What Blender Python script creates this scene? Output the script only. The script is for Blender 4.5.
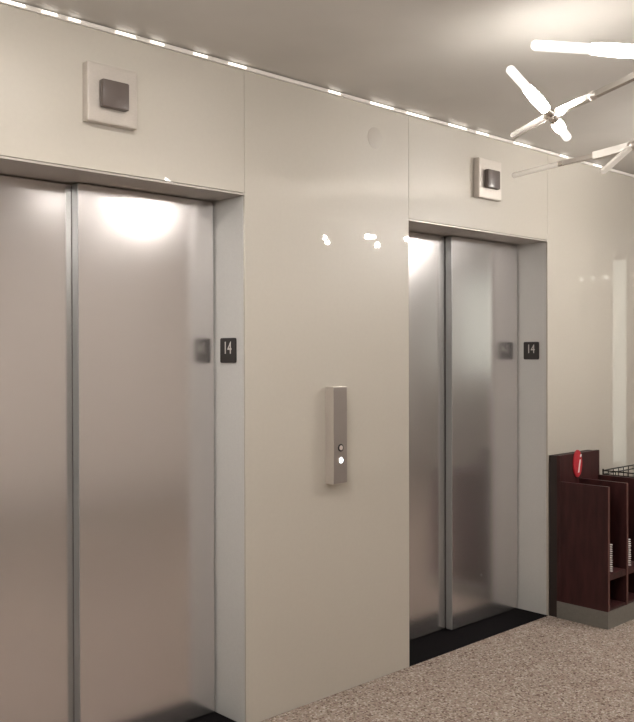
import bpy, bmesh, math, random
from mathutils import Vector, Matrix
random.seed(7)
for o in list(bpy.data.objects):
    bpy.data.objects.remove(o)
sc = bpy.context.scene
C = sc.collection

# ------------------------------------------------------------ camera
D, H, YAW, PIT, ROL = 2.8248, 1.4931, .7595, -.008, -.0026
r = Vector((math.cos(YAW), -math.sin(YAW), 0)); f = Vector((math.sin(YAW), math.cos(YAW), 0)); k = Vector((0, 0, 1))
up = k*math.cos(PIT) - f*math.sin(PIT); fw = f*math.cos(PIT) + k*math.sin(PIT)
Rt = r*math.cos(ROL) + up*math.sin(ROL); Up = up*math.cos(ROL) - r*math.sin(ROL)
cam = bpy.data.cameras.new('camera'); co = bpy.data.objects.new('camera', cam); C.objects.link(co)
M = Matrix((Rt, Up, -fw)).transposed().to_4x4(); M.translation = Vector((0, -D, H)); co.matrix_world = M
cam.sensor_fit = 'VERTICAL'; cam.sensor_height = 24; cam.lens = 900/722*24; cam.clip_start = .05
sc.camera = co

# ------------------------------------------------------------ world, exposure
w = bpy.data.worlds.new('world'); sc.world = w; w.use_nodes = True
w.node_tree.nodes['Background'].inputs[0].default_value = (1, .93, .86, 1)
w.node_tree.nodes['Background'].inputs[1].default_value = 0.0
vs = sc.view_settings
vs.view_transform = 'Standard'; vs.look = 'None'; vs.gamma = 1; vs.use_curve_mapping = False
vs.exposure = 0.94

FILL_DOWNLIGHT_POWER = 1.0
TUBE_POWER = 290.0
WARM = (1, .95, .89)
FILL_DOWNLIGHTS = [(1.6, -.9, 4), (.8, -.9, 3), (-.6, -1.2, 2), (4.2, -3.8, 1.5), (7.35, -3.4, 7), (8.3, -1.1, 8), (.2, -3.7, 2)]  # unseen ceiling lights added as fill: position and power

# ------------------------------------------------------------ materials
def mat(name, col, rough=.5, metal=0, coat=0, coat_rough=.03, spec=.5, emit=None, es=0, trans=0, alpha=1,
        noise=None, bump=None, stretch=None):
    m = bpy.data.materials.new(name); m.use_nodes = True
    nt = m.node_tree; b = nt.nodes['Principled BSDF']
    b.inputs['Base Color'].default_value = (*col, 1); b.inputs['Roughness'].default_value = rough
    b.inputs['Metallic'].default_value = metal; b.inputs['Coat Weight'].default_value = coat
    b.inputs['Coat Roughness'].default_value = coat_rough; b.inputs['Specular IOR Level'].default_value = spec
    b.inputs['Transmission Weight'].default_value = trans; b.inputs['Alpha'].default_value = alpha
    if emit:
        b.inputs['Emission Color'].default_value = (*emit, 1); b.inputs['Emission Strength'].default_value = es
    tc = nt.nodes.new('ShaderNodeTexCoord'); src = tc.outputs['Object']
    if stretch:
        mp = nt.nodes.new('ShaderNodeMapping'); mp.inputs['Scale'].default_value = stretch
        nt.links.new(src, mp.inputs[0]); src = mp.outputs[0]
    if noise:                                   # (scale, amount, detail)
        n = nt.nodes.new('ShaderNodeTexNoise'); n.inputs['Scale'].default_value = noise[0]; n.inputs['Detail'].default_value = noise[2]
        nt.links.new(src, n.inputs['Vector'])
        rp = nt.nodes.new('ShaderNodeValToRGB'); a = noise[1]
        rp.color_ramp.elements[0].position = .3; rp.color_ramp.elements[1].position = .7
        rp.color_ramp.elements[0].color = (*[c*(1-a) for c in col], 1)
        rp.color_ramp.elements[1].color = (*[min(1, c*(1+a)) for c in col], 1)
        nt.links.new(n.outputs[0], rp.inputs[0]); nt.links.new(rp.outputs[0], b.inputs['Base Color'])
    if bump:                                    # (scale, strength, distance)
        n = nt.nodes.new('ShaderNodeTexNoise'); n.inputs['Scale'].default_value = bump[0]; n.inputs['Detail'].default_value = 3
        nt.links.new(src, n.inputs['Vector'])
        bp = nt.nodes.new('ShaderNodeBump'); bp.inputs['Strength'].default_value = bump[1]; bp.inputs['Distance'].default_value = bump[2]
        nt.links.new(n.outputs[0], bp.inputs['Height']); nt.links.new(bp.outputs[0], b.inputs['Normal'])
    return m

glass_panel = mat('back_painted_glass', (.525, .492, .435), rough=.40, coat=1, coat_rough=.012, spec=.5, noise=(60, .012, 4))
ceil_m = mat('ceiling_plaster', (.55, .525, .49), rough=.5, noise=(2.2, .05, 5), spec=.5)
wall_end_m = mat('dim_plaster', (.20, .18, .165), rough=.7)
wall_m = mat('lobby_plaster', (.80, .75, .70), rough=.7, noise=(3, .03, 4))
wainscot_m = mat('dark_wood_wainscot', (.07, .05, .042), rough=.5, noise=(8, .2, 5), stretch=(3, 3, .5))
backing_m = mat('panel_backing', (.03, .028, .025), rough=.8)
door_m = mat('blasted_steel', (.70, .672, .668), rough=.21, metal=.9, noise=(420, .04, 3), coat=.3, coat_rough=.12)
jamb_m = mat('painted_steel_jamb', (.61, .61, .595), rough=.45, metal=.15, noise=(300, .05, 3))
head_m = mat('brushed_head_steel', (.42, .39, .36), rough=.45, metal=.4)
edge_m = mat('dull_steel_edge', (.34, .35, .35), rough=.4, metal=.5)
gap_shade_m = mat('dark_gap_shade', (.026, .017, .014), rough=.6)  # painted shade of the gap behind the rack
steel_m = mat('brushed_steel', (.60, .555, .51), rough=.35, metal=.45, noise=(90, .05, 3), stretch=(1, 1, 9))
dsteel_m = mat('perforated_steel', (.38, .345, .325), rough=.38, metal=.75)
lens_m = mat('smoked_lens', (.10, .078, .07), rough=.5, coat=.3, coat_rough=.2, noise=(500, .15, 2))
black_m = mat('black_sign_plastic', (.022, .019, .018), rough=.45)
white_m = mat('white_numeral', (.62, .60, .57), rough=.5)
sill_m = mat('black_sill', (.008, .007, .008), rough=.8, noise=(200, .2, 2), spec=.05)
alu_m = mat('white_aluminium', (.82, .79, .74), rough=.4, metal=0)
chrome_m = mat('polished_metal', (.80, .77, .73), rough=.16, metal=1)
satin_m = mat('satin_metal', (.60, .56, .52), rough=.35, metal=.8)
wood_m = mat('mahogany_laminate', (.044, .013, .013), rough=.45, spec=.35, noise=(9, .35, 6), stretch=(3, 3, .6))
woode_m = mat('mahogany_edge', (.10, .038, .032), rough=.45)
plinth_m = mat('grey_plinth_laminate', (.20, .19, .17), rough=.5, metal=.2, noise=(60, .06, 3))
red_m = mat('red_badge', (.48, .022, .035), rough=.5, coat=.15)
bwhite_m = mat('badge_white', (.85, .8, .78), rough=.4)
wire_m = mat('black_wire', (.02, .018, .017), rough=.4, metal=.3)
paper_m = mat('booklet_paper', (.55, .5, .47), rough=.7)
cover_m = mat('booklet_cover', (.15, .05, .05), rough=.5)
coil_m = mat('white_coil', (.8, .76, .74), rough=.4)
disc_m = mat('disc_paint', (.49, .455, .405), rough=.42, coat=1)
led_m = mat('cove_lamp_glow', (.9, .85, .8), emit=(1, .94, .86), es=1.5)
tube_m = mat('lit_frosted_glass', (.5, .49, .47), emit=(1, .95, .88), es=.50)
bulb_m = mat('bulb_glow', (1, 1, 1), emit=(1, .95, .89), es=TUBE_POWER)
dim_bulb_m = mat('soft_bulb_glow', (1, 1, 1), emit=(1, .95, .89), es=TUBE_POWER*.13)
soft_bulb_m = mat('faint_bulb_glow', (1, 1, 1), emit=(1, .95, .89), es=TUBE_POWER*.05)
mid_bulb_m = mat('bright_bulb_glow', (1, 1, 1), emit=(1, .95, .89), es=TUBE_POWER*.40)
frost_m = mat('unlit_frosted_glass', (.82, .79, .75), rough=.25, alpha=.38, spec=.6)
lamp_lens = mat('fill_downlight_lens', (1, 1, 1), emit=(1, .88, .74), es=7)
btn_on = mat('lit_call_button', (.9, .95, 1), emit=(.72, .85, 1), es=6)
btn_off = mat('steel_call_button', (.66, .58, .55), rough=.35, metal=.3)
glow_panel_m = mat('glowing_end_panel', (.8, .85, .8), emit=(.95, 1, .90), es=.6)  # glow of the added end panels, made for their reflections
spot_m = mat('glow_spot_emission', (1, 1, 1), emit=(1, .93, .8), es=2)  # glow of the added end spots

# carpet: fine loop pile, speckled beige, pink and brown
carpet = bpy.data.materials.new('speckled_carpet'); carpet.use_nodes = True
nt = carpet.node_tree; b = nt.nodes['Principled BSDF']; b.inputs['Roughness'].default_value = .95; b.inputs['Specular IOR Level'].default_value = .1
tc = nt.nodes.new('ShaderNodeTexCoord')
vo = nt.nodes.new('ShaderNodeTexVoronoi'); vo.inputs['Scale'].default_value = 130
nt.links.new(tc.outputs['Object'], vo.inputs['Vector'])
sp = nt.nodes.new('ShaderNodeSeparateColor'); nt.links.new(vo.outputs['Color'], sp.inputs[0])
rp = nt.nodes.new('ShaderNodeValToRGB'); rp.color_ramp.interpolation = 'CONSTANT'
cols = [(0, (.17, .12, .10)), (.10, (.37, .30, .255)), (.38, (.41, .355, .305)), (.62, (.34, .26, .23)), (.80, (.56, .50, .45)), (.93, (.27, .23, .18))]
el = rp.color_ramp.elements
el[0].position = 0; el[0].color = (*cols[0][1], 1); el[1].position = cols[1][0]; el[1].color = (*cols[1][1], 1)
for p, c in cols[2:]:
    e = el.new(p); e.color = (*c, 1)
nt.links.new(sp.outputs[0], rp.inputs[0])
n2 = nt.nodes.new('ShaderNodeTexNoise'); n2.inputs['Scale'].default_value = 14; n2.inputs['Detail'].default_value = 5
nt.links.new(tc.outputs['Object'], n2.inputs['Vector'])
mx = nt.nodes.new('ShaderNodeMix'); mx.data_type = 'RGBA'; mx.blend_type = 'MULTIPLY'; mx.inputs['Factor'].default_value = .55
r2 = nt.nodes.new('ShaderNodeValToRGB'); r2.color_ramp.elements[0].position = .3; r2.color_ramp.elements[1].position = .7
r2.color_ramp.elements[0].color = (.80, .76, .74, 1); r2.color_ramp.elements[1].color = (1, 1, 1, 1)
nt.links.new(n2.outputs[0], r2.inputs[0])
nt.links.new(rp.outputs[0], mx.inputs['A']); nt.links.new(r2.outputs[0], mx.inputs['B']); nt.links.new(mx.outputs['Result'], b.inputs['Base Color'])
bp = nt.nodes.new('ShaderNodeBump'); bp.inputs['Strength'].default_value = .8; bp.inputs['Distance'].default_value = .006; bp.invert = True
nt.links.new(vo.outputs['Distance'], bp.inputs['Height']); nt.links.new(bp.outputs[0], b.inputs['Normal'])

# ------------------------------------------------------------ helpers
def box(bm, x0, x1, y0, y1, z0, z1, bev=0):
    v = [bm.verts.new((x, y, z)) for x in (x0, x1) for y in (y0, y1) for z in (z0, z1)]
    fs = [bm.faces.new([v[i] for i in q]) for q in ((0, 1, 3, 2), (4, 6, 7, 5), (0, 4, 5, 1), (2, 3, 7, 6), (0, 2, 6, 4), (1, 5, 7, 3))]
    if bev:
        es = list({e for q in fs for e in q.edges})
        bmesh.ops.bevel(bm, geom=es, offset=bev, segments=2, affect='EDGES', profile=.5)

def frame_of(d):
    d = d.normalized(); a = Vector((0, 0, 1)) if abs(d.z) < .9 else Vector((1, 0, 0))
    u = d.cross(a).normalized(); return u, d.cross(u).normalized()

def lathe(bm, p0, p1, prof, n=24):
    """prof: (fraction along p0-p1, radius) pairs"""
    p0, p1 = Vector(p0), Vector(p1); d = p1 - p0; u, v = frame_of(d); rings = []
    for t, rad in prof:
        c = p0 + d*t
        if rad <= 1e-6:
            rings.append([bm.verts.new(c)])
        else:
            rings.append([bm.verts.new(c + (u*math.cos(a) + v*math.sin(a))*rad) for a in [2*math.pi*i/n for i in range(n)]])
    for A, B in zip(rings, rings[1:]):
        for i in range(n):
            j = (i+1) % n
            if len(A) == 1 and len(B) == 1: continue
            if len(A) == 1: bm.faces.new((A[0], B[j], B[i]))
            elif len(B) == 1: bm.faces.new((A[i], A[j], B[0]))
            else: bm.faces.new((A[i], A[j], B[j], B[i]))
    for R_ in (rings[0], rings[-1]):
        if len(R_) > 1: bm.faces.new(R_)

def cyl(bm, p0, p1, rad, n=16): lathe(bm, p0, p1, [(0, rad), (1, rad)], n)

def bar(bm, p0, p1, w_, h_, bev=.0015):
    p0, p1 = Vector(p0), Vector(p1); d = p1-p0; L = d.length; x = d.normalized()
    z = Vector((0, 0, 1)); y = z.cross(x).normalized(); z = x.cross(y)
    t = bmesh.new(); box(t, 0, L, -w_/2, w_/2, -h_/2, h_/2, bev)
    M_ = Matrix((x, y, z)).transposed().to_4x4(); M_.translation = p0
    bmesh.ops.transform(t, matrix=M_, verts=t.verts)
    me = bpy.data.meshes.new('t'); t.to_mesh(me); t.free(); bm.from_mesh(me); bpy.data.meshes.remove(me)

def obj(name, bm, m, parent=None, smooth=False, label=None):
    bmesh.ops.recalc_face_normals(bm, faces=bm.faces)
    me = bpy.data.meshes.new(name); bm.to_mesh(me); bm.free(); me.materials.append(m)
    if smooth:
        for p in me.polygons: p.use_smooth = True
        me.set_sharp_from_angle(angle=math.radians(40))
    o = bpy.data.objects.new(name, me); C.objects.link(o)
    if parent:
        o.parent = parent; o.matrix_parent_inverse = Matrix.Identity(4)
        # parts are written in world coordinates: bring them into the frame of the thing
        me.transform(world_of(parent).inverted())
    if label: o['label'] = label
    return o

def world_of(o):
    m = o.matrix_basis.copy()
    while o.parent:
        o = o.parent; m = o.matrix_basis @ m
    return m

def bxo(name, dims, m, parent=None, bev=0, label=None):
    bm = bmesh.new(); box(bm, *dims, bev); return obj(name, bm, m, parent, False, label)

def thing(name, loc, label=None, cat=None, group=None, kind=None):
    o = bpy.data.objects.new(name, None); C.objects.link(o); o.location = loc; o.empty_display_size = .05
    return tag(o, label, cat, group, kind)

def tag(o, label=None, cat=None, group=None, kind=None):
    if label: o['label'] = label
    if cat: o['category'] = cat
    if group: o['group'] = group
    if kind: o['kind'] = kind
    return o

def struct(name, dims, m, bev=0): return tag(bxo(name, dims, m, None, bev), kind='structure')

def text_mesh(name, body, size, depth, m, parent, M_, shear=0):
    cu = bpy.data.curves.new(name, 'FONT'); cu.body = body; cu.size = size; cu.extrude = depth
    cu.align_x = 'CENTER'; cu.align_y = 'CENTER'; cu.shear = shear
    t = bpy.data.objects.new('t', cu); C.objects.link(t)
    bpy.context.view_layer.update()
    me = bpy.data.meshes.new_from_object(t.evaluated_get(bpy.context.evaluated_depsgraph_get()))
    bpy.data.objects.remove(t); bpy.data.curves.remove(cu)
    me.name = name; me.materials.clear(); me.materials.append(m); me.transform(M_); me.transform(world_of(parent).inverted())
    o = bpy.data.objects.new(name, me); C.objects.link(o); o.parent = parent
    return o

# ------------------------------------------------------------ the room
U1, U2 = 1.067, 2.2835          # first lift opening
U3, U4 = 3.2895, 4.5010          # second lift opening
ZH, ZP, ZC = 2.130, 2.631, 2.652
XL, XR, YF = -3.0, 9.2, -4.5
FZ = -.012                        # carpet level
struct('floor', (XL, XR, YF, .0, -.08, FZ), carpet)
struct('ceiling', (XL, XR, YF, .42, ZC, ZC+.1), ceil_m)
struct('wall_left', (XL-.1, XL, YF, .42, -.08, ZC), wall_end_m)
struct('wall_opposite', (XL, XR, YF-.1, YF, -.08, ZC), wall_m)
struct('baseboard_opposite', (XL, XR, YF, YF+.02, FZ, .12), wainscot_m)
struct('wall_right', (XR, XR+.1, YF, .42, -.08, ZC), wall_end_m)
# the dark core behind the glass cladding
G = .0015
for a, b_ in ((XL, U1-.012), (U2+.012, U3-.012), (U4+.012, XR)):
    struct('wall_back', (a, b_, .012, .42, 0, ZC), backing_m)
for a, b_ in ((U1-.012, U2+.012), (U3-.012, U4+.012)):
    struct('wall_back', (a, b_, .012, .20-.035, ZH+.012, ZC), backing_m)
    struct('wall_back', (a, b_, .34, .42, -.05, ZC), backing_m)
# back painted glass cladding panels, each a sheet of its own with open joints
for a, b_, z0 in ((XL, U1, FZ), (U1+.0015, U2-.0018, ZH+.010), (U2, U3, FZ), (U3+.0018, U4-.0018, ZH+.010), (U4, 6.3, FZ), (6.303, XR, FZ)):
    struct('wall_back', (a+G*0, b_, 0, .010, z0, ZP), glass_panel, .001)
# slim aluminium channel where glass meets ceiling
struct('trim_2', (XL, XR, -.008, .012, ZP+.001, ZP+.0165), alu_m, .001)

# cove lamps in the channel
COVE = [(1.268, 1.353), (1.41, 1.467), (1.508, 1.553), (1.691, 1.773), (1.836, 1.897), (2.029, 2.095), (2.197, 2.288), (2.747, 2.821),
        (3.014, 3.172), (3.265, 3.428), (3.584, 3.732), (3.817, 3.921), (4.159, 4.314), (4.62, 4.70), (5.0, 5.09)]
where = ["at the top left corner of the photo", 'second from the left', 'third from the left', 'fourth from the left, right of the nearer lantern',
         'fifth from the left', 'sixth from the left', 'at the joint right of the nearer lift', 'over left half of middle panel',
         'long one over right half of middle panel', 'at the joint left of the farther lift', 'left of the farther lantern', 'above the farther lantern',
         'right of the farther lantern', 'just past the joint right of the farther lift', 'over the far right panel']
for (a, b_), wl in zip(COVE, where):
    bm = bmesh.new(); rr = .0040; c = ((a+b_)/2, -.0115, ZP+.0085)
    L = b_-a; ca = Vector((a, -.0095, c[2])); cb = Vector((b_, -.0095, c[2]))
    lathe(bm, ca, cb, [(0, 0), (.3*rr/L, rr*.7), (rr/L, rr), (1-rr/L, rr), (1-.3*rr/L, rr*.7), (1, 0)], 12)
    tag(obj('cove_lamp', bm, led_m, None, True), 'glowing cove lamp in ceiling slot, '+wl, 'lamp', 'cove lamps along the top of the glass wall')

# ------------------------------------------------------------ lifts
def lift(n, a, b_):
    t = thing('door_%d' % n, ((a+b_)/2, .2, 0), kind='structure')
    YB = .196
    # jambs, head and sill lining the recess
    bxo('jamb', (a-.010, a, .011, .30, -.01, ZH+.010), jamb_m, t, .0006)
    bxo('jamb', (b_, b_+.010, .011, .30, -.01, ZH+.010), jamb_m, t, .0006)
    bxo('head', (a, b_, -.001, .30, ZH, ZH+.008), head_m, t, .0006)
    bxo('sill', (a, b_, 0.0, .30, -.04, FZ+.002), sill_m, t)
    mid = (a+b_)/2
    # fast panel in front at the right, slow panel behind at the left
    bm = bmesh.new(); box(bm, mid-.022, b_-.009, YB, YB+.040, -.003, ZH-.004, .0015)
    p = obj('door_panel', bm, door_m, t)
    bxo('door_edge', (mid-.0245, mid-.0222, YB+.0006, YB+.041, -.003, ZH-.004), edge_m, p, .0006)
    bm = bmesh.new(); box(bm, a+.004, mid+.03, YB+.046, YB+.075, -.003, ZH-.004, .0015)
    obj('door_panel', bm, door_m, t)
    return t
lift(1, U1, U2); lift(2, U3, U4)

# number plates on the jambs
def number_plate(x, side, label):
    yc, zc, s = .106, 1.508, .051
    t = thing('floor_number_plate', (x, yc, zc), label, 'sign', 'floor number plates on the lift jambs')
    x0, x1 = (x-.0055, x) if side < 0 else (x, x+.0055)
    bm = bmesh.new(); box(bm, x0, x1, yc-s, yc+s, zc-s, zc+s, 0)
    es = [e for e in bm.edges if abs(e.verts[0].co.x-e.verts[1].co.x) > .004]
    bmesh.ops.bevel(bm, geom=es, offset=.008, segments=4, affect='EDGES', profile=.5)
    obj('plate', bm, black_m, t)
    # numeral faces along -x (right jamb) or +x (left jamb)
    if side < 0: M_ = Matrix(((0, 0, -1, x0-.0003), (-1, 0, 0, yc+.002), (0, 1, 0, zc+.008), (0, 0, 0, 1)))
    else: M_ = Matrix(((0, 0, 1, x1+.0003), (1, 0, 0, yc), (0, 1, 0, zc+.008), (0, 0, 0, 1)))
    M_ = M_ @ Matrix.Scale(.78, 4, (1, 0, 0))
    text_mesh('numeral', '14', .072, .0008, white_m, t, M_)
number_plate(U2, -1, 'square black number plate reading 14 on the right jamb of the nearer lift')
number_plate(U4, -1, 'square black number plate reading 14 on the right jamb of the farther lift')
number_plate(U1, 1, 'black number plate on left jamb of the nearer lift, seen only reflected in its door')
number_plate(U3, 1, 'black number plate on left jamb of the farther lift, seen only reflected in its door')

# lanterns over the doors
def lantern(xc, label):
    zc = 2.402
    t = thing('hall_lantern', (xc, 0, zc), label, 'lantern', 'hall lanterns above the lift doors')
    bxo('back_plate', (xc-.099, xc+.099, -.035, -.0002, zc-.102, zc+.102), steel_m, t, .0025)
    bxo('face_plate', (xc-.095, xc+.095, -.0365, -.0345, zc-.098, zc+.098), steel_m, t, .001)
    bm = bmesh.new(); box(bm, xc-.056, xc+.050, -.064, -.036, zc-.051, zc+.045, .006)
    obj('lens', bm, lens_m, t, True)
lantern(1.664, 'square steel hall lantern with dark lens above the nearer lift')
lantern(3.902, 'square steel hall lantern with dark lens above the farther lift')

# call station
t = thing('call_station', (2.775, 0, 1.137), 'tall slim steel call button box with lit lower button between the two lifts', 'call button')
x0, x1, e = 2.731, 2.818, -.048
bm = bmesh.new(); box(bm, x0, x1, e, -.0002, .925, 1.350, .002); obj('housing', bm, steel_m, t)
bm = bmesh.new(); box(bm, x0+.004, x1-.002, e-.0015, e+.001, .928, 1.347, .0005)
obj('face_plate', bm, dsteel_m, t)
xc = 2.776
for z, m_, nm in ((1.083, btn_off, 'call_button'), (1.028, btn_on, 'call_button')):
    bm = bmesh.new(); lathe(bm, (xc, e-.001, z), (xc, e-.005, z), [(0, .0165), (.6, .0165), (1, .014), (1, .011), (.5, .0105)], 28)
    ring = obj('button_ring', bm, black_m if m_ is btn_off else steel_m, t, True)
    bm = bmesh.new(); lathe(bm, (xc, e-.001, z), (xc, e-.0065, z), [(0, .0105), (.8, .0105), (.95, .008), (1, 0)], 28)
    o = obj(nm, bm, m_, t, True, 'unlit steel call button' if m_ is btn_off else 'call button glowing blue white')

# faint round disc, slightly darker than the panel
bm = bmesh.new(); lathe(bm, (3.054, 0, 2.486), (3.054, -.0012, 2.486), [(0, .049), (.7, .049), (1, .048), (1, 0)], 40)
tag(obj('faint_disc', bm, disc_m, None, True), 'faint round disc high on the middle glass panel', 'cover plate')

# ------------------------------------------------------------ brochure rack
BX = 4.506
t = thing('brochure_rack', (4.73, -.22, FZ), 'dark mahogany brochure rack with grey plinth right of the farther lift', 'rack')
bxo('gap_filler', (BX+.006, 4.94, -.054, -.002, FZ, .908), gap_shade_m, t, 0, 'dark filler painted as the shade behind the rack')  # dark block standing in for the shaded gap between rack and wall
bm = bmesh.new(); box(bm, BX, 4.950, -.372, -.055, FZ, .083, .001); obj('plinth', bm, plinth_m, t)
for a in (BX, 4.712, 4.928):
    bm = bmesh.new(); box(bm, a, a+.020, -.371, -.076, .083, .765, .0006); p = obj('divider', bm, wood_m, t)
    bxo('edge_band', (a+.0006, a+.0194, -.3722, -.3708, .085, .764), woode_m, p)
bm = bmesh.new(); box(bm, BX, 4.948, -.0755, -.056, .083, .912, .0008); obj('back_board', bm, wood_m, t)
for a, b_ in ((BX+.0205, 4.7115), (4.7325, 4.9275)):
    bxo('shelf', (a, b_, -.368, -.076, .250, .284), wood_m, t, .0006)
    bxo('bottom_board', (a, b_, -.368, -.076, .0832, .098), wood_m, t, .0006)
# red oval badge on the back board
bm = bmesh.new(); bc = Vector((4.688, -.078, .853)); n = 48
rings = []
for y, s in ((-.0770, 1), (-.0840, 1), (-.0862, .95)):
    rings.append([bm.verts.new((bc.x+.046*s*math.cos(2*math.pi*i/n), y, bc.z+.079*s*math.sin(2*math.pi*i/n))) for i in range(n)])
for A, B in zip(rings, rings[1:]):
    for i in range(n): bm.faces.new((A[i], A[(i+1) % n], B[(i+1) % n], B[i]))
bm.faces.new(rings[0]); bm.faces.new(rings[-1])
badge = obj('badge', bm, red_m, t, False, 'red oval badge with a white letter i')
M_ = Matrix(((1, 0, 0, 4.690), (0, 0, -1, -.0866), (0, 1, 0, .850), (0, 0, 0, 1)))
text_mesh('letter', 'i', .165, .0006, bwhite_m, badge, M_, .25)

# spiral bound booklets standing on the rack's shelf
def booklet(x, label):
    q = thing('spiral_booklet', (x, -.27, .285), label, 'booklet', 'spiral booklets on the brochure rack')
    bm = bmesh.new(); box(bm, x-.005, x+.005, -.352, -.21, .286, .452, .0003); obj('pages', bm, paper_m, q)
    bm = bmesh.new(); box(bm, x-.0062, x-.0052, -.353, -.208, .285, .454, .0002); box(bm, x+.0052, x+.0062, -.353, -.208, .285, .454, .0002)
    obj('cover', bm, cover_m, q)
    bm = bmesh.new()
    for i in range(13):
        z = .298+i*.012; R_ = .0085+random.uniform(-.0012, .0015); m_ = 14
        pr = []
        for j in range(m_):
            a = 2*math.pi*j/m_; c = Vector((x+R_*math.cos(a), -.359+R_*math.sin(a), z)); rad = Vector((math.cos(a), math.sin(a), 0))
            pr.append([bm.verts.new(c+rad*.0026*math.cos(b2)+Vector((0, 0, .0026*math.sin(b2)))) for b2 in (0, math.pi/2, math.pi, 1.5*math.pi)])
        for j in range(m_):
            A, B = pr[j], pr[(j+1) % m_]
            for q_ in range(4): bm.faces.new((A[q_], A[(q_+1) % 4], B[(q_+1) % 4], B[q_]))
    obj('coil', bm, coil_m, q, True)
booklet(4.558, 'white coil bound booklet standing in the left bay of the mahogany rack')
booklet(4.764, 'white coil bound booklet standing in the right bay of the mahogany rack')

# wire basket stand beyond the rack
t = thing('wire_basket', (5.25, -.24, FZ), 'black wire basket rack standing behind the mahogany rack at right edge', 'basket')
bx0, bx1, by0, by1 = 5.02, 5.46, -.46, -.06
bm = bmesh.new()
for z in (.780, .757):
    for p, q in (((bx0, by0), (bx1, by0)), ((bx1, by0), (bx1, by1)), ((bx1, by1), (bx0, by1)), ((bx0, by1), (bx0, by0))):
        cyl(bm, (*p, z), (*q, z), .0038, 8)
obj('rim', bm, wire_m, t, True)
bm = bmesh.new()
for i in range(8):
    x = bx0+(bx1-bx0)*i/7
    for y in (by0, by1): cyl(bm, (x, y, .40), (x, y, .780), .0028, 6)
for i in range(1, 5):
    y = by0+(by1-by0)*i/5
    for x in (bx0, bx1): cyl(bm, (x, y, .40), (x, y, .780), .0028, 6)
    cyl(bm, (bx0, y, .40), (bx1, y, .40), .0016, 6)
for z in (.40, .50, .60, .68):
    for p, q in (((bx0, by0), (bx1, by0)), ((bx1, by0), (bx1, by1)), ((bx1, by1), (bx0, by1)), ((bx0, by1), (bx0, by0))):
        cyl(bm, (*p, z), (*q, z), .0016, 6)
obj('mesh', bm, wire_m, t, True)
for x in (bx0, bx1):
    for y in (by0, by1):
        bm = bmesh.new(); cyl(bm, (x, y, FZ), (x, y, .790), .005, 10); obj('leg', bm, wire_m, t, True)

# ------------------------------------------------------------ chandelier
ch = thing('branching_chandelier', (3.6, -1.7, ZC), 'branching metal chandelier with glowing frosted glass tubes at upper right', 'chandelier')
bm = bmesh.new(); lathe(bm, (3.6, -1.7, ZC), (3.6, -1.7, ZC-.03), [(0, .07), (.8, .07), (1, .065)], 32); obj('canopy', bm, satin_m, ch, True)
bm = bmesh.new(); cyl(bm, (3.6, -1.7, ZC-.03), (3.6, -1.7, 2.42), .008); obj('stem', bm, satin_m, ch, True)
SP0, SP1 = Vector((2.70, -1.70, 2.425)), Vector((4.85, -1.62, 2.42))
bm = bmesh.new(); bar(bm, SP0, SP1, .018, .018); obj('spine', bm, satin_m, ch)
def arm(p, q, w_=.018, m_=chrome_m):
    bm = bmesh.new(); bar(bm, p, q, w_, w_); return obj('arm', bm, m_, ch)
def hub(p, rad=.017):
    p = Vector(p); d = Vector((0, 0, rad)); bm = bmesh.new()
    lathe(bm, p-d, p+d, [(0, 0), (.08, rad*.55), (.3, rad*.92), (.5, rad), (.7, rad*.92), (.92, rad*.55), (1, 0)], 20); obj('joint', bm, satin_m, ch, True)
def glass_tube(p, q, rad=.016, lit=True, bulb=None):
    """p is the socket end, q the rounded tip"""
    p, q = Vector(p), Vector(q); L = (q-p).length; d = (q-p)/L
    bm = bmesh.new(); lathe(bm, p-d*.004, p+d*.018, [(0, rad*.8), (.1, rad*1.0), (.9, rad*1.0), (1, rad*.9)], 20)
    s = obj('socket', bm, chrome_m, ch, True)
    bm = bmesh.new(); c = rad*.9/L
    lathe(bm, p+d*.015, q, [(0, rad*.9), (.02, rad*.95), (.4, rad*.95), (1-c, rad*.95), (1-c*.6, rad*.86), (1-c*.25, rad*.6), (1, 0)], 24)
    g = obj('glass_tube', bm, tube_m if lit else frost_m, s, True, 'lit frosted glass tube' if lit else 'unlit translucent glass tube')
    if lit:   # the brighter bulb bulges out of the sleeve near the socket
        bm = bmesh.new()
        lathe(bm, p+d*.02, p+d*min(.20, L*.56), [(0, rad*1.0), (.15, rad*1.12), (.5, rad*1.22), (.8, rad*1.1), (1, rad*.96)], 24)
        obj('bulb', bm, bulb or dim_bulb_m, s, True)
J1 = (2.761, -1.106, 2.324)
hub(J1, .014)
glass_tube((2.750, -1.105, 2.330), (2.535, -1.084, 2.447), .0165, True, dim_bulb_m)
glass_tube((2.770, -1.107, 2.317), (2.859, -1.118, 2.251), .0165, True, mid_bulb_m)
C1 = Vector((2.697, -1.446, 2.373))
arm(J1, (2.730, -1.285, 2.348), .022)
arm((2.730, -1.285, 2.348), (2.700, -1.70, 2.425), .020)
hub((2.730, -1.285, 2.348), .017)
arm((2.762, -1.113, 2.321), (2.799, -.923, 2.279), .010, satin_m)
glass_tube((2.764, -1.10, 2.326), (2.801, -.915, 2.290), .013, False)
# A: long tube pointing left
glass_tube((2.560, -1.578, 2.380), (2.245, -1.361, 2.384), .0165, True, soft_bulb_m)
hub((2.584, -1.6, 2.376)); arm((2.584, -1.6, 2.376), (2.70, -1.69, 2.425))
# D and E
J2 = (3.304, -1.127, 2.298)
hub(J2, .022)
glass_tube((3.292, -.83, 2.276), (3.329, -.560, 2.268), .012, False)
arm((3.285, -.975, 2.280), (3.293, -.83, 2.276), .018, satin_m)
arm(J2, (3.285, -.975, 2.280), .030, alu_m)
arm(J2, (3.150, -1.088, 2.182), .020, alu_m)
arm(J2, (3.33, -1.69, 2.42))
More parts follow.
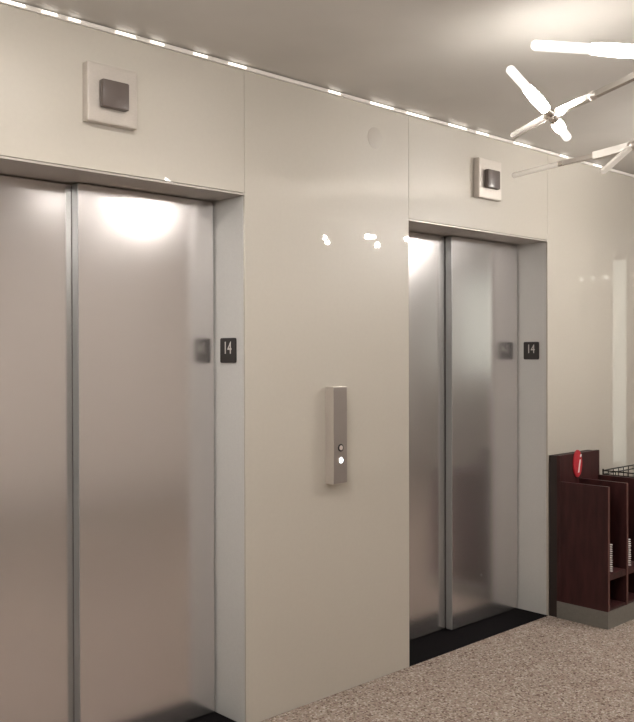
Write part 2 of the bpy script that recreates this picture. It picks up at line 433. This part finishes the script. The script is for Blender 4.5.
# tubes further along, out of the frame to the right but mirrored in glass and doors
def lamp_arm(base, j, tips, glow=bulb_m):
    arm(base, j); hub(j)
    for q in tips:
        d = (Vector(q)-Vector(j)).normalized(); glass_tube(Vector(j)+d*.025, q, .0125, True, glow)
lamp_arm((2.90, -1.693, 2.424), (2.93, -1.62, 2.33), [(2.84, -1.50, 2.27)], soft_bulb_m)
lamp_arm((3.16, -1.683, 2.423), (3.20, -1.75, 2.33), [(3.30, -1.86, 2.30), (3.14, -1.64, 2.30)], soft_bulb_m)
lamp_arm((4.38, -1.637, 2.421), (4.45, -1.76, 2.31), [(4.33, -1.69, 2.31), (4.56, -1.86, 2.28)])
lamp_arm((4.62, -1.63, 2.42), (4.66, -1.45, 2.305), [(4.44, -1.47, 2.305), (4.60, -1.43, 2.19)])
lamp_arm((4.84, -1.62, 2.42), (4.97, -1.33, 2.31), [(4.80, -1.43, 2.305), (5.05, -1.02, 2.30)])

# a twin added out of view at the camera's left, to light the nearer lift
def copy_tree(o, parent=None):
    c = o.copy(); C.objects.link(c)
    if parent: c.parent = parent
    for q in [q for q in kids if q.parent == o]: copy_tree(q, c)
    return c
kids = list(bpy.data.objects)
tw = copy_tree(ch); tw.location.x -= 4.05; tw.location.y -= .08
tw['label'] = 'twin branching chandelier added for light, out of view left of the camera'

# ------------------------------------------------------------ recessed ceiling lights added out of view as fill
spots = ['nearest the glass wall on the camera left', 'above left of the camera', 'in the far left bay', 'by the opposite wall facing the farther lift',
         'near the glowing end panel', 'at the far end of the glass wall', 'behind the camera by the opposite wall']
for (x, y, watt), wl in zip(FILL_DOWNLIGHTS, spots):
    t = thing('fill_downlight', (x, y, ZC), 'added round ceiling light, out of view, '+wl, 'ceiling light', 'added ceiling lights out of view')
    bm = bmesh.new(); lathe(bm, (x, y, ZC), (x, y, ZC-.008), [(0, .085), (.6, .085), (1, .078), (1, .064), (.3, .062)], 32); obj('trim_ring', bm, alu_m, t, True)
    bm = bmesh.new(); lathe(bm, (x, y, ZC-.001), (x, y, ZC-.004), [(0, .062), (1, .062)], 32); obj('diffuser', bm, lamp_lens, t, True)
    L = bpy.data.lights.new('fill_downlight_light', 'AREA'); L.shape = 'DISK'; L.size = .12; L.energy = FILL_DOWNLIGHT_POWER*watt; L.color = WARM
    lo = bpy.data.objects.new('fill_downlight_light', L); C.objects.link(lo); lo.parent = t; lo.location = (0, 0, -.012)

# glowing end panels and spots, added to mirror in the right glass panel and the farther door
struct('glow_panel_1', (XR-.012, XR, -2.12, -1.97, .20, 2.50), glow_panel_m)
struct('glow_panel_2', (XR-.012, XR, -3.75, -3.20, 1.25, 2.45), glow_panel_m)
for y, wl in ((-2.50, 'leftmost'), (-2.36, 'second'), (-2.20, 'third')):
    bm = bmesh.new(); lathe(bm, (XR, y, 2.33), (XR-.05, y, 2.33), [(0, .022), (.5, .022), (1, .01)], 16)
    tag(obj('glow_spot', bm, spot_m, None, True), 'tiny glowing spot added to mirror in the right glass panel, '+wl+' of a short row', 'glowing spot', 'added glowing spots at the lobby end')
